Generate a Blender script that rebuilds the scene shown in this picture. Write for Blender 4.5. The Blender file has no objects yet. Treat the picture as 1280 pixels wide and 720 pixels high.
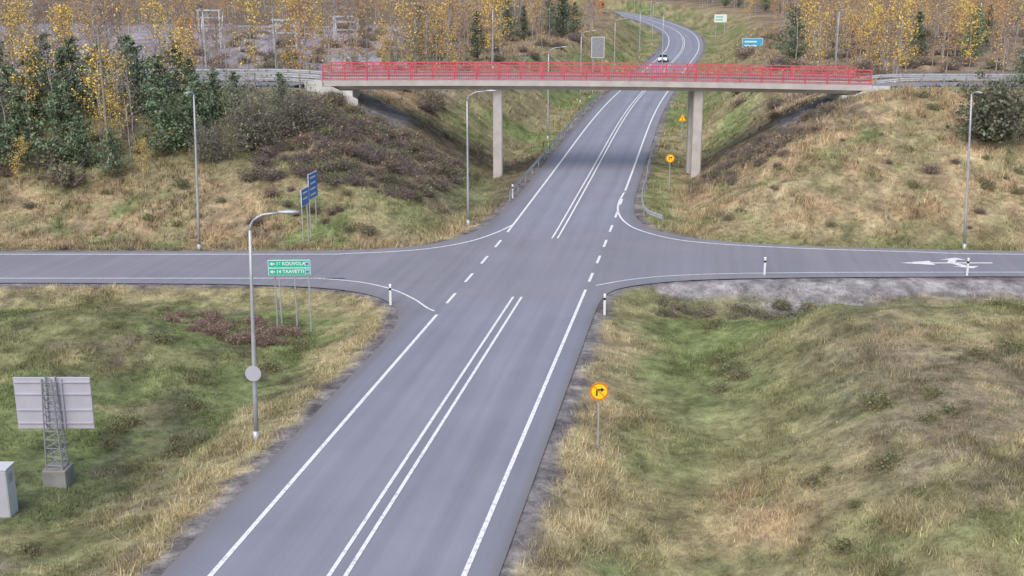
import bpy, math, random
import numpy as np
from mathutils import Vector, Matrix
random.seed(7); rng=np.random.default_rng(11)
scene=bpy.context.scene
col=scene.collection

# ------------------------------------------------------------ noise
def _h(i,j,s):
    v=np.sin(i*127.1+j*311.7+s*74.7)*43758.5453
    return v-np.floor(v)
def vn(x,y,sc,seed=0):
    x=np.asarray(x,float)/sc; y=np.asarray(y,float)/sc
    i=np.floor(x); j=np.floor(y); fx=x-i; fy=y-j
    fx=fx*fx*(3-2*fx); fy=fy*fy*(3-2*fy)
    a=_h(i,j,seed); b=_h(i+1,j,seed); c=_h(i,j+1,seed); d=_h(i+1,j+1,seed)
    return (a*(1-fx)+b*fx)*(1-fy)+(c*(1-fx)+d*fx)*fy
def fbm(x,y,sc,seed=0,o=4):
    t=0;a=1;w=0
    ca,sa=.8,.6
    for k in range(o):
        t=t+a*vn(x,y,sc/(2.03**k),seed+k*13); w+=a; a*=.55
        x,y=x*ca-y*sa,x*sa+y*ca
    return t/w
def ss(a,b,x):
    t=np.clip((np.asarray(x,float)-a)/(b-a),0,1); return t*t*(3-2*t)

# ------------------------------------------------------------ road alignment (metres)
def catmull(P,n=8):
    P=[np.array(p,float) for p in P]; P=[2*P[0]-P[1]]+P+[2*P[-1]-P[-2]]
    out=[]
    for k in range(1,len(P)-2):
        for q in range(n):
            t=q/n
            out.append(.5*((2*P[k])+(-P[k-1]+P[k+1])*t+(2*P[k-1]-5*P[k]+4*P[k+1]-P[k+2])*t*t+(-P[k-1]+3*P[k]-3*P[k+1]+P[k+2])*t**3))
    out.append(P[-2]); return np.array(out)
cpts=[(y,-9.98+.1695*y) for y in (-200,-100,0,60,100,140)]+[(170,19.6),(211,28.6),(258,38.4),(298,44.3),(332,46.6),(374,46.0),(410,42.5),(440,36.5),(465,29),(500,13),(540,-12),(600,-60)]
_c=catmull(cpts,10)
def cx(y): return np.interp(y,_c[:,0],_c[:,1])
_zy=np.linspace(60,600,541)
_sl=np.interp(_zy,[60,70,84,240,270,455,480,600],[0,0,.031,.031,.038,.038,.006,0])
_zz=np.cumsum(_sl)-_sl[0]
def rz(y): return np.interp(y,_zy,_zz)
LO,RO=5.1,4.65
def bound(low,mid0,mid1,up,side,off):
    ys=[];xs=[]
    yy=np.arange(-200,low[0][0],4.0); ys+=list(yy); xs+=list(cx(yy)+off)
    l=catmull(low,6); ys+=list(l[:,0]); xs+=list(l[:,1])
    ys+=[mid0,mid0+.02,mid1-.02,mid1]; xs+=[l[-1,1]+side*10,side*400,side*400,up[0][1]+side*10]
    u=catmull(up,6); ys+=list(u[:,0]); xs+=list(u[:,1])
    yy=np.arange(up[-1][0]+3,560,3.0); ys+=list(yy); xs+=list(cx(yy)+off)
    ys=np.maximum.accumulate(np.array(ys)+np.arange(len(ys))*1e-7)
    return ys,np.array(xs)
Ly,Lx=bound([(52,cx(52)-LO),(55,-5.95),(57,-6.0),(58.7,-6.4),(60.5,-7.4),(62,-9.2),(63,-12),(63.7,-17)],63.95,72.4,
            [(72.5,-17),(72.8,-12),(73.4,-8.6),(74.6,-5.8),(76.5,-3.9),(79.5,-2.4),(84,-1.1),(90,cx(90)-LO)],-1,-LO)
Ry,Rx=bound([(57,cx(57)+RO),(60,4.95),(62,5.7),(63.2,7.0),(64.2,9.2),(64.9,12.5),(65.3,18)],65.55,72.15,
            [(72.3,46),(72.6,34),(73.4,25),(74.3,19.3),(75.5,15),(77.2,12.1),(79.6,10.2),(82.5,9.5),(86,9.5),(91,10.1),(96,cx(96)+RO)],1,RO)
def Lf(y): return np.interp(y,Ly,Lx)
def Rf(y): return np.interp(y,Ry,Rx)

def quad(x,y):
    """signed distance outside the paving + side/quadrant info"""
    c=cx(y)
    left=x<c
    dm=np.where(left,(Lf(y)-x),(x-Rf(y)))*.975
    dmm=np.where(left,(cx(y)-LO-x),(x-cx(y)-RO))*.975
    south=y<68.5
    dc=np.where(south,np.where(left,63.95,65.6)-y, y-np.where(left,72.4,72.2))
    return np.minimum(dm,dc),dmm,dc,left,south
DX=[0,.5,1.2,3,4.5,6,8,12]; DZ=[-.04,-.06,-.14,-.62,-.95,-1.0,-.7,0]
def terr(x,y):
    x=np.asarray(x,float); y=np.asarray(y,float)
    d,dm,dc,left,south=quad(x,y)
    base=rz(y)
    dz=np.interp(d,DX,DZ)
    w=ss(5,13,d)
    mound=1.75*ss(61.5,54,y)*ss(6,15,d)*(.75+.5*vn(x,y,17,3))
    nse=mound
    nsw=-.55*w+1.9*np.exp(-(((x+23)/8.5)**2+((y-53)/6.5)**2))*ss(1,7,d)
    nS=np.where(left,nsw,nse)
    cap=np.interp(y,[72,107.5,118,135,200,300,460,600,800,1500,4000],[8.9,8.9,7.6,7.6,9.3,12.5,17,26,42,60,60])-base
    cap=cap-.2
    sx=np.where(left,.55,.535)*np.maximum(0,dm-4.4)+ (.12*np.maximum(0,dm)*(y>125))
    sy=.385*np.maximum(0,y-77.2)
    k=.7
    m=-k*np.log(np.exp(-np.clip(sx,0,40)/k)+np.exp(-np.clip(sy,0,40)/k)+np.exp(-np.clip(cap,0,60)/k))+k*math.log(1.0)
    nN=np.maximum(m,0)
    dzN=np.interp(d,DX,[-.04,-.06,-.12,-.45,-.6,-.6,-.4,0])
    bump=(fbm(x,y,5,21)-.5)*.7*ss(1.5,7,d)+(fbm(x,y,1.4,5,2)-.5)*.26*ss(.8,3,d)
    onapp=ss(98.5,101,y)*(1-ss(108,111,y))*ss(8,14,dm)
    far=ss(110,170,y)*ss(10,40,d)
    bump=bump*(1-onapp)+far*(fbm(x,y,45,9)-.5)*4
    z=np.where(south,dz+nS,base+dzN+nN)+bump
    z=np.where(d<0,base-.06,z)
    return z
def T(x,y): return float(terr(np.array([x]),np.array([y]))[0])

# ------------------------------------------------------------ colour field (albedo)
A=np.array
GREEN=A([.168,.198,.088]); OLIVE=A([.225,.212,.115]); STRAW=A([.41,.34,.21]); ORANGE=A([.37,.275,.175]); BROWN=A([.225,.18,.14]); DARK=A([.095,.10,.07]); GRAV=A([.32,.295,.305]); YARD=A([.33,.305,.345])
def mix(a,b,t):
    t=np.clip(t,0,1)[...,None]; return a*(1-t)+b*t
def bl(x,y,x0,y0,rx,ry): return np.exp(-(((x-x0)/rx)**2+((y-y0)/ry)**2))
def colour(x,y):
    x=np.asarray(x,float); y=np.asarray(y,float)
    d,dm,dc,left,south=quad(x,y)
    n1=fbm(x,y,7,31); n2=fbm(x,y,2.2,47); n3=fbm(x,y,14,77); n4=fbm(x,y,.8,99,2); n5=fbm(x,y,1.3,141,3)
    c=np.ones(x.shape+(3,))*GREEN
    sw=mix(c,OLIVE*np.ones_like(c),ss(.45,.62,n1)*.7); sw=mix(sw,STRAW*.9,ss(.54,.70,n2)*.55)
    sw=mix(sw,DARK,bl(x,y,-13,45,2.8,5)*ss(.42,.58,n2)*.8+bl(x,y,-15,37,3,2)*.4+ss(.60,.72,n5)*.5)
    sw=mix(sw,BROWN,ss(.60,.72,n1*.5+n5*.5)*.5)
    sw=mix(sw,STRAW*.92,ss(4.2,1.0,d+(n2-.5)*7)*.85)
    se=mix(c,OLIVE*np.ones_like(c)*1.05,ss(.28,.50,n1)); se=mix(se,BROWN*1.15,ss(8,14,dm)*ss(.46,.60,n2*.5+n3*.5)*.7)
    se=mix(se,STRAW*.9,ss(.50,.66,n1*.4+n5*.6)*.6*ss(7,12,dm))
    se=mix(se,DARK*1.5,ss(.58,.68,n2*.6+n5*.4)*ss(8,14,dm)*.5)
    se=mix(se,ORANGE*1.2,np.clip(bl(x,y,7.4,34.5,2.4,3.2)*1.2*ss(.38,.55,n2),0,.85))
    se=mix(se,GREEN*1.12,bl(x,y,9.5,52,2.6,9)*.6+bl(x,y,6.3,38,1.3,7)*.5+bl(x,y,24,55,9,4)*.6*ss(.36,.5,n5))
    se=mix(se,STRAW*.95,ss(4.2,1.6,d+(n2-.5)*5)*ss(61,55,y)*.88)
    S=np.where(left[...,None],sw,se)
    S=np.where(((~left)&(dc<3.4)&(dm>3))[...,None],mix(S,GRAV*.95,ss(3.4,2.3,dc+(n2-.5)*1.8)),S)
    S=mix(S,GRAV*.9,np.clip(bl(x,y,17.5,61,3.4,2.2)*1.6,0,1)*(~left))
    nw=mix(c*1.0,STRAW*.75,ss(.36,.56,n1)); nw=mix(nw,ORANGE*.9,ss(.42,.60,n2)*.8)
    nw=mix(nw,BROWN*.95,ss(.45,.62,n3*.6+n5*.4)*.6)
    nw=mix(nw,OLIVE*.9,ss(.55,.68,n2*.4+n3*.6)*.6)
    nw=mix(nw,BROWN*.7,ss(83,90,y)*(y<112)*ss(15,11,dm)*ss(.30,.42,n2)*.85)
    nw=mix(nw,GREEN*1.15,bl(x,y,-8,83,3.4,3.5)*.7+bl(x,y,-3,95,2.2,9)*.6)
    nw=mix(nw,OLIVE*.8,ss(82,88,y)*(x<-20)*.8)
    ne=mix(c*1.0,OLIVE*1.0,ss(.28,.46,n1)); ne=mix(ne,ORANGE*1.0,ss(.40,.54,n2*.5+n3*.5)*ss(75,82,y)*.92)
    ne=mix(ne,STRAW*.88,ss(.47,.62,n1*.5+n5*.5)*.75)
    ne=mix(ne,GREEN*1.0,ss(.56,.70,n3*.6+n5*.4)*.55)
    ne=mix(ne,BROWN*.8,ss(91,97,y)*(x<30)*(dm>4)*.7)
    ne=mix(ne,GREEN*1.1,ss(5,2,dm)*.55)
    N=np.where(left[...,None],nw,ne)
    far=ss(108,118,y)
    fN=mix(GREEN*1.1*np.ones_like(c),STRAW*.75,ss(.34,.54,n1)*.8)
    fN=mix(fN,mix(BROWN*1.1*np.ones_like(c),ORANGE*.85,ss(.4,.6,n2)),ss(8,15,dm))
    fN=mix(fN,BROWN*.75,ss(18,26,dm)*ss(150,220,y)*.8)
    fN=mix(fN,YARD*(.75+.5*n1[...,None]),((x<-14)&(y>118)&(y<250))*ss(.25,.48,n3+.06)*.9)
    N=mix(N,fN,far)
    cc=np.where(south[...,None],S,N)
    app=ss(100.6,101.2,y)*(1-ss(107.2,107.8,y))*ss(11,13,dm)
    cc=mix(cc,GRAV*.85,app)
    cc=mix(cc,GRAV*.66,ss(1.0,.35,d+(n4-.5)*.9))
    return np.clip(cc*(.42+1.16*n4[...,None]),0,.9)

# ------------------------------------------------------------ materials
def nt(name):
    m=bpy.data.materials.new(name); m.use_nodes=True; n=m.node_tree; b=n.nodes['Principled BSDF']
    b.inputs['Specular IOR Level'].default_value=.25
    return m,n,b
def plain(name,c,rough=.6,metal=0,var=.12,scale=6.0,emit=0):
    m,n,b=nt(name)
    b.inputs['Roughness'].default_value=rough; b.inputs['Metallic'].default_value=metal
    tc=n.nodes.new('ShaderNodeTexCoord'); nz=n.nodes.new('ShaderNodeTexNoise'); nz.inputs['Scale'].default_value=scale; nz.inputs['Detail'].default_value=4
    r=n.nodes.new('ShaderNodeValToRGB'); r.color_ramp.elements[0].position=.3; r.color_ramp.elements[1].position=.7
    r.color_ramp.elements[0].color=(c[0]*(1-var),c[1]*(1-var),c[2]*(1-var),1); r.color_ramp.elements[1].color=(min(1,c[0]*(1+var)),min(1,c[1]*(1+var)),min(1,c[2]*(1+var)),1)
    n.links.new(tc.outputs['Object'],nz.inputs['Vector']); n.links.new(nz.outputs['Fac'],r.inputs['Fac']); n.links.new(r.outputs['Color'],b.inputs['Base Color'])
    if emit:
        b.inputs['Emission Color'].default_value=(1,.95,.85,1); b.inputs['Emission Strength'].default_value=emit
    return m
def attrmat(name,noise=0,scale=3.0,bump=0):
    m=bpy.data.materials.new(name); m.use_nodes=True; n=m.node_tree; n.nodes.remove(n.nodes['Principled BSDF'])
    b=n.nodes.new('ShaderNodeBsdfDiffuse'); n.links.new(b.outputs[0],n.nodes['Material Output'].inputs['Surface'])
    at=n.nodes.new('ShaderNodeAttribute'); at.attribute_name='Col'
    out=at.outputs['Color']
    if noise:
        tc=n.nodes.new('ShaderNodeTexCoord'); nz=n.nodes.new('ShaderNodeTexNoise'); nz.inputs['Scale'].default_value=scale; nz.inputs['Detail'].default_value=4; nz.inputs['Roughness'].default_value=.75
        mr=n.nodes.new('ShaderNodeMapRange'); mr.inputs['From Min'].default_value=.3; mr.inputs['From Max'].default_value=.7; mr.inputs['To Min'].default_value=1-noise; mr.inputs['To Max'].default_value=1+noise
        mx=n.nodes.new('ShaderNodeVectorMath'); mx.operation='SCALE'
        n.links.new(tc.outputs['Object'],nz.inputs['Vector']); n.links.new(nz.outputs['Fac'],mr.inputs['Value']); n.links.new(out,mx.inputs[0]); n.links.new(mr.outputs['Result'],mx.inputs['Scale'])
        out=mx.outputs[0]
        if bump:
            bp=n.nodes.new('ShaderNodeBump'); bp.inputs['Strength'].default_value=bump; bp.inputs['Distance'].default_value=.2
            n.links.new(nz.outputs['Fac'],bp.inputs['Height']); n.links.new(bp.outputs['Normal'],b.inputs['Normal'])
    n.links.new(out,b.inputs['Color'])
    return m
def asphaltmat():
    m,n,b=nt('asphalt'); b.inputs['Roughness'].default_value=.8; b.inputs['Specular IOR Level'].default_value=.3
    L=n.links.new
    tc=n.nodes.new('ShaderNodeTexCoord')
    at=n.nodes.new('ShaderNodeAttribute'); at.attribute_name='Col'
    mp=n.nodes.new('ShaderNodeMapping'); mp.vector_type='TEXTURE'; mp.inputs['Rotation'].default_value=(0,0,math.radians(-9.62)); mp.inputs['Scale'].default_value=(.55,28,1)
    L(tc.outputs['Object'],mp.inputs['Vector'])
    st=n.nodes.new('ShaderNodeTexNoise'); st.inputs['Scale'].default_value=1; st.inputs['Detail'].default_value=3; L(mp.outputs[0],st.inputs['Vector'])
    pt=n.nodes.new('ShaderNodeTexNoise'); pt.inputs['Scale'].default_value=.22; pt.inputs['Detail'].default_value=4; pt.inputs['Roughness'].default_value=.6; L(tc.outputs['Object'],pt.inputs['Vector'])
    gr=n.nodes.new('ShaderNodeTexNoise'); gr.inputs['Scale'].default_value=22; gr.inputs['Detail'].default_value=2; gr.inputs['Roughness'].default_value=.8; L(tc.outputs['Object'],gr.inputs['Vector'])
    def mr(src,a,bb,f0=.3,f1=.7):
        q=n.nodes.new('ShaderNodeMapRange'); q.inputs['From Min'].default_value=f0; q.inputs['From Max'].default_value=f1; q.inputs['To Min'].default_value=a; q.inputs['To Max'].default_value=bb; L(src,q.inputs['Value']); return q.outputs[0]
    def mul(a,bb):
        q=n.nodes.new('ShaderNodeMath'); q.operation='MULTIPLY'; L(a,q.inputs[0]); L(bb,q.inputs[1]); return q.outputs[0]
    f=mul(mul(mr(st.outputs['Fac'],.92,1.07),mr(pt.outputs['Fac'],.93,1.06)),mr(gr.outputs['Fac'],.90,1.10))
    sc=n.nodes.new('ShaderNodeVectorMath'); sc.operation='SCALE'; L(at.outputs['Color'],sc.inputs[0]); L(f,sc.inputs['Scale']); L(sc.outputs[0],b.inputs['Base Color'])
    return m
def paintmat():
    m,n,b=nt('road_paint'); b.inputs['Roughness'].default_value=.6; L=n.links.new
    tc=n.nodes.new('ShaderNodeTexCoord'); nz=n.nodes.new('ShaderNodeTexNoise'); nz.inputs['Scale'].default_value=5; nz.inputs['Detail'].default_value=5; nz.inputs['Roughness'].default_value=.75
    r=n.nodes.new('ShaderNodeValToRGB'); r.color_ramp.elements[0].position=.36; r.color_ramp.elements[1].position=.5
    r.color_ramp.elements[0].color=(.50,.50,.54,1); r.color_ramp.elements[1].color=(.82,.82,.82,1)
    L(tc.outputs['Object'],nz.inputs['Vector']); L(nz.outputs['Fac'],r.inputs[0]); L(r.outputs[0],b.inputs['Base Color']); return m
M_ground=attrmat('ground_mat',noise=.45,scale=2.2,bump=.7)
M_grass=attrmat('grass_mat')
M_fol=attrmat('foliage_mat')
M_asph=asphaltmat(); M_paint=paintmat()
M_conc=plain('concrete',(.52,.48,.46),.85,var=.12,scale=1.2)
M_concl=plain('concrete_light',(.62,.60,.58),.85,var=.10,scale=1.2)
M_concd=plain('concrete_dark',(.28,.27,.26),.9,var=.25,scale=1.5)
M_galv=plain('galvanised_steel',(.50,.51,.54),.45,.35,var=.12,scale=3)
M_galvd=plain('galvanised_dark',(.32,.33,.36),.5,.3,var=.15,scale=3)
M_red=plain('red_rail_paint',(.60,.12,.15),.5,var=.15,scale=2)
M_white=plain('white_paint',(.78,.78,.80),.45,var=.05)
M_black=plain('black_paint',(.03,.03,.03),.5)
M_green=plain('sign_green',(.02,.50,.34),.45,var=.05)
M_blue=plain('sign_blue',(.05,.22,.62),.4,var=.05)
M_cyan=plain('sign_cyan',(.06,.42,.70),.4,var=.05)
M_yel=plain('sign_yellow',(.95,.66,.03),.4,var=.03)
M_sred=plain('sign_red',(.78,.20,.03),.4,var=.05)
M_back=plain('sign_back_grey',(.48,.47,.55),.5,.1,var=.06,scale=2)
M_cab=plain('cabinet_grey',(.58,.59,.62),.5,var=.05,scale=2)
M_glass=plain('dark_glass',(.03,.035,.045),.08)
M_carw=plain('car_paint_white',(.70,.71,.74),.25,var=.02)
M_truck=plain('truck_paint_red',(.6,.05,.04),.3,var=.04)
M_tyre=plain('tyre_rubber',(.025,.025,.025),.85)
M_head=plain('head_lamp_glass',(.9,.9,.85),.2,emit=2.5)
M_wood=plain('pole_wood',(.28,.24,.21),.9,var=.3,scale=4)

# ------------------------------------------------------------ mesh helpers
class MB:
    def __init__(s): s.v=[];s.f=[];s.c=[]
    def add(s,v,f,c=None):
        o=len(s.v); s.v+= [tuple(p) for p in v]; s.f+=[tuple(i+o for i in q) for q in f]
        if c is not None: s.c+=[tuple(c)]*len(v) if np.ndim(c)==1 else [tuple(q) for q in c]
        return s
    def box(s,cx_,cy_,cz_,sx,sy,sz,rot=0,c=None):
        v=[];ca,sa=math.cos(rot),math.sin(rot)
        for dz in(-.5,.5):
            for dx,dy in((-.5,-.5),(.5,-.5),(.5,.5),(-.5,.5)):
                X=dx*sx;Y=dy*sy; v.append((cx_+X*ca-Y*sa,cy_+X*sa+Y*ca,cz_+dz*sz))
        return s.add(v,[(3,2,1,0),(4,5,6,7),(0,1,5,4),(1,2,6,5),(2,3,7,6),(3,0,4,7)],c)
    def beam(s,p,q,w,h=None,c=None):
        h=h or w; p=Vector(p);q=Vector(q); d=(q-p).normalized(); u=Vector((0,0,1)) if abs(d.z)<.9 else Vector((0,1,0))
        a=d.cross(u).normalized(); b=a.cross(d).normalized(); v=[]
        for o in(p,q):
            for i,j in((-.5,-.5),(.5,-.5),(.5,.5),(-.5,.5)): v.append(o+a*i*w+b*j*h)
        return s.add(v,[(3,2,1,0),(4,5,6,7),(0,1,5,4),(1,2,6,5),(2,3,7,6),(3,0,4,7)],c)
    def tube(s,P,R,n=8,c=None,cap=True):
        P=[Vector(p) for p in P]; v=[];f=[]
        if np.ndim(R)==0: R=[R]*len(P)
        for k,p in enumerate(P):
            d=(P[min(k+1,len(P)-1)]-P[max(k-1,0)]).normalized(); u=Vector((1,0,0)) if abs(d.x)<.8 else Vector((0,1,0))
            a=d.cross(u).normalized(); b=d.cross(a).normalized()
            for i in range(n):
                t=2*math.pi*i/n; v.append(p+a*math.cos(t)*R[k]+b*math.sin(t)*R[k])
        for k in range(len(P)-1):
            for i in range(n):
                j=(i+1)%n; f.append((k*n+i,k*n+j,(k+1)*n+j,(k+1)*n+i))
        if cap: f.append(tuple(range(n))[::-1]); f.append(tuple((len(P)-1)*n+i for i in range(n)))
        return s.add(v,f,c)
    def mesh(s,name):
        me=bpy.data.meshes.new(name); me.from_pydata(s.v,[],s.f)
        if s.c:
            a=me.attributes.new('Col','FLOAT_COLOR','POINT'); arr=np.ones((len(s.v),4),'f'); arr[:,:3]=np.array(s.c)[:,:3]; a.data.foreach_set('color',arr.ravel())
        me.update(); return me
def obj(name,mb,mat,parent=None,loc=None,smooth=False,bevel=0):
    me=mb if isinstance(mb,bpy.types.Mesh) else mb.mesh(name)
    if mat and not me.materials: me.materials.append(mat)
    if smooth: me.polygons.foreach_set('use_smooth',[True]*len(me.polygons))
    o=bpy.data.objects.new(name,me); col.objects.link(o)
    if loc is not None: o.location=loc
    if parent: o.parent=parent
    if bevel:
        b=o.modifiers.new('bevel','BEVEL'); b.width=bevel; b.segments=2
    return o
def empty(name,loc=(0,0,0),rot=0):
    e=bpy.data.objects.new(name,None); e.empty_display_size=.3; e.location=loc; e.rotation_euler=(0,0,rot); col.objects.link(e); return e
def fastmesh(name,V,nper,C,mat):
    n=len(V)//nper; me=bpy.data.meshes.new(name); me.vertices.add(len(V)); me.vertices.foreach_set('co',V.astype('f').ravel())
    me.loops.add(len(V)); me.loops.foreach_set('vertex_index',np.arange(len(V),dtype='i'))
    me.polygons.add(n); me.polygons.foreach_set('loop_start',np.arange(0,len(V),nper,dtype='i'))
    try: me.polygons.foreach_set('loop_total',np.full(n,nper,dtype='i'))
    except Exception: pass
    a=me.attributes.new('Col','FLOAT_COLOR','POINT'); arr=np.ones((len(V),4),'f'); arr[:,:3]=C; a.data.foreach_set('color',arr.ravel())
    me.update(calc_edges=True); me.validate(); me.materials.append(mat); return me

# ------------------------------------------------------------ terrain
gy=np.unique(np.concatenate([np.arange(-200,12,12.),np.arange(12,70,.4),np.arange(70,130,.55),np.arange(130,300,1.6),np.arange(300,620,5),np.arange(620,4200,80)]))
gx=np.unique(np.concatenate([np.arange(-3000,-200,100.),np.arange(-200,-60,3.5),np.arange(-60,-30,.7),np.arange(-30,30,.42),np.arange(30,60,.7),np.arange(60,200,3.5),np.arange(200,3001,100)]))
GX,GY=np.meshgrid(gx,gy); Z=terr(GX,GY); C=colour(GX,GY)
V=np.stack([GX,GY,Z],-1).reshape(-1,3); nx=len(gx); ny=len(gy)
i=np.arange(ny-1)[:,None]*nx+np.arange(nx-1)[None,:]
F=np.stack([i,i+1,i+1+nx,i+nx],-1).reshape(-1,4)
me=bpy.data.meshes.new('ground'); me.vertices.add(len(V)); me.vertices.foreach_set('co',V.astype('f').ravel()); me.loops.add(F.size); me.loops.foreach_set('vertex_index',F.astype('i').ravel())
me.polygons.add(len(F)); me.polygons.foreach_set('loop_start',np.arange(0,F.size,4,dtype='i'))
try: me.polygons.foreach_set('loop_total',np.full(len(F),4,dtype='i'))
except Exception: pass
a=me.attributes.new('Col','FLOAT_COLOR','POINT'); arr=np.ones((len(V),4),'f'); arr[:,:3]=C.reshape(-1,3); a.data.foreach_set('color',arr.ravel())
me.update(calc_edges=True); me.polygons.foreach_set('use_smooth',[True]*len(F))
obj('ground',me,M_ground)

# ------------------------------------------------------------ road sheet
ys=np.unique(np.round(np.concatenate([Ly,Ry,np.arange(10,560,1.5)]),4)); ys=ys[(ys>-200)&(ys<560)]
Vr=[];Cr=[];Fr=[]
offs=A([-3.75,-3.55,-2.9,-2.3,-1.8,-1.2,-.6,0,.6,1.2,1.8,2.3,2.9,3.55,3.75])
wear=A([.90,.98,1.0,.92,1.0,1.05,.97,.93,.97,1.05,1.0,.92,1.0,.98,.90])
AS=A([.258,.260,.318])
for y in ys:
    l=float(Lf(y)); r=float(Rf(y)); c=float(cx(y)); z=float(rz(y))
    jn=float(ss(57,63,y)*(1-ss(74,82,y)))
    xs_=[l]+[l+(c-3.9-l)*.5]+list(c+offs)+[c+3.9+(r-c-3.9)*.5,r]
    for k,x in enumerate(xs_):
        Vr.append((x,y,z))
        if 2<=k<=16: w=wear[k-2]
        else: w=.84 if (l>-12 and k<2) or (r<14 and k>16) else .93
        cc=AS*w
        if (k<2 and l<-12) or (k>16 and r>14): cc=A([.255,.245,.28])
        if (k<1 and l>-12) or (k>17 and r<14): cc=A([.20,.19,.20])
        cc=cc*(1-jn)+(cc*.35+A([.245,.237,.27])*.65)*jn
        Cr.append(cc)
nr=19
for k in range(len(ys)-1):
    for j in range(nr-1):
        a0=k*nr+j; Fr.append((a0,a0+1,a0+1+nr,a0+nr))
mb=MB(); mb.v=Vr; mb.f=Fr; mb.c=[tuple(c) for c in Cr]
obj('road',mb,M_asph)

# markings
mk=MB()
def line(P,w,dz=.014):
    P=[A(p,float) for p in P]; v=[];f=[]
    for k,p in enumerate(P):
        d=P[min(k+1,len(P)-1)]-P[max(k-1,0)]; d/=np.linalg.norm(d); nrm=A([-d[1],d[0]])
        for s in(-.5,.5):
            q=p+nrm*w*s; v.append((q[0],q[1],float(rz(q[1]))+dz))
    for k in range(len(P)-1): f.append((2*k+1,2*k,2*k+2,2*k+3))
    mk.add(v,f)
def cl(off,y0,y1,st=1.5): 
    yy=list(np.arange(y0,y1,st))+[y1]; return [(float(cx(y))+off,y) for y in yy]
line(cl(-3.65,5,57),.16); line(cl(3.65,5,62.3),.16)
line(cl(-.24,5,60.7),.13); line(cl(.24,5,60.7),.13)
line(cl(-.19,76.5,300),.13); line(cl(.19,76.5,300),.13)
line(cl(0,300,500),.2)
line(cl(-3.65,80,500),.17); line(cl(3.65,93,500),.17)
line(catmull([(-400,65.05),(-200,65.05),(-60,65.05),(-14,65.05),(-11.5,64.95),(-9,64.1),(-7,62.5),(-5.5,60.3),(-4.6,58.4),(-4.15,57.7)],6),.13)
line(catmull([(-400,71.6),(-200,71.6),(-60,71.6),(-16,71.6),(-11,71.8),(-6.4,72.9),(-3.3,75.1),(-1.3,78),(float(cx(81))-3.65,81)],6),.15)
line(catmull([(float(cx(94))+3.65,94),(8.6,89),(8.2,85),(8.45,81.5),(9.3,78.9),(11.3,76.2),(14.2,74.7),(19.3,73.4),(26,72.4),(33.6,71.6),(60,71.4),(200,71.4),(400,71.4)],6),.15)
line(catmull([(4.9,63.3),(7.2,64.8),(10.2,65.8),(16,66.4),(31,66.6),(100,66.6),(400,66.6)],6),.11)
for y in np.arange(59.3,80,4.8): line(cl(-3.65,y,y+2.2,.5),.17)
for y in np.arange(64.2,92,4.8): line(cl(3.65,y,y+2.2,.5),.17)
def poly(P,dz=.014): mk.add([(x,y,float(rz(y))+dz) for x,y in P],[tuple(range(len(P)))])
AY=69.1
poly([(26.6,AY-.13),(30.4,AY-.13),(30.4,AY+.13),(26.6,AY+.13)])
poly([(24.6,AY),(26.6,AY-.6),(26.6,AY+.6)])
poly([(27.6,AY+.14),(28.1,AY+.14),(28.5,AY+.9),(28.0,AY+.9)]); poly([(27.4,AY+.9),(29.1,AY+.9),(28.6,AY+1.5)])
poly([(28.1,AY-.9),(28.6,AY-.9),(28.2,AY-.14),(27.7,AY-.14)]); poly([(27.5,AY-.9),(28.6,AY-1.5),(29.2,AY-.9)])
obj('road_markings',mk,M_paint)

# ------------------------------------------------------------ bridge
br=empty('road_bridge',(0,0,0))
BX0,BX1=-16.9,32.2; BY0,BY1=101.5,106.7
def bz(x): # deck top
    t=(x-BX0)/(BX1-BX0); return 9.12-.42*t+.18*math.sin(math.pi*t)
N_=24; bxs=[BX0+(BX1-BX0)*k/N_ for k in range(N_+1)]
def sweepx(mb,prof,xs,c=None):
    v=[];f=[];n=len(prof)
    for x in xs:
        for (y,z) in prof: v.append((x,y,bz(x)+z))
    for k in range(len(xs)-1):
        for i in range(n):
            j=(i+1)%n; f.append((k*n+i,(k+1)*n+i,(k+1)*n+j,k*n+j))
    f.append(tuple(range(n))); f.append(tuple((len(xs)-1)*n+i for i in range(n))[::-1]); mb.add(v,f)
d=MB(); sweepx(d,[(BY0,.1),(BY0,-.38),(BY0+.45,-.42),(BY0+.75,-.75),(BY1-.75,-.75),(BY1-.45,-.42),(BY1,-.38),(BY1,.1),(BY1-.35,.1),(BY1-.35,-.02),(BY0+.35,-.02),(BY0+.35,.1)],bxs)
obj('deck',d,M_conc,br)
d=MB(); sweepx(d,[(BY0+.37,-.015),(BY0+.37,.01),(BY1-.37,.01),(BY1-.37,-.015)],bxs); obj('deck_surface',d,M_concd,br)
piers=MB()
for px_ in(-1.3,16.9):
    zb=T(px_,102.9)-.5; zt=bz(px_)-.74
    w=.43;dy=.5; ch=.1
    prof=[(-w+ch,-dy),(w-ch,-dy),(w,-dy+ch),(w,dy-ch),(w-ch,dy),(-w+ch,dy),(-w,dy-ch),(-w,-dy+ch)]
    for yc in (102.75,105.45):
        v=[(px_+a_,yc+b_,zb) for a_,b_ in prof]+[(px_+a_,yc+b_,zt) for a_,b_ in prof]
        piers.add(v,[(i,(i+1)%8,8+(i+1)%8,8+i) for i in range(8)])
obj('piers',piers,M_conc,br)
ab=MB()
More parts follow.
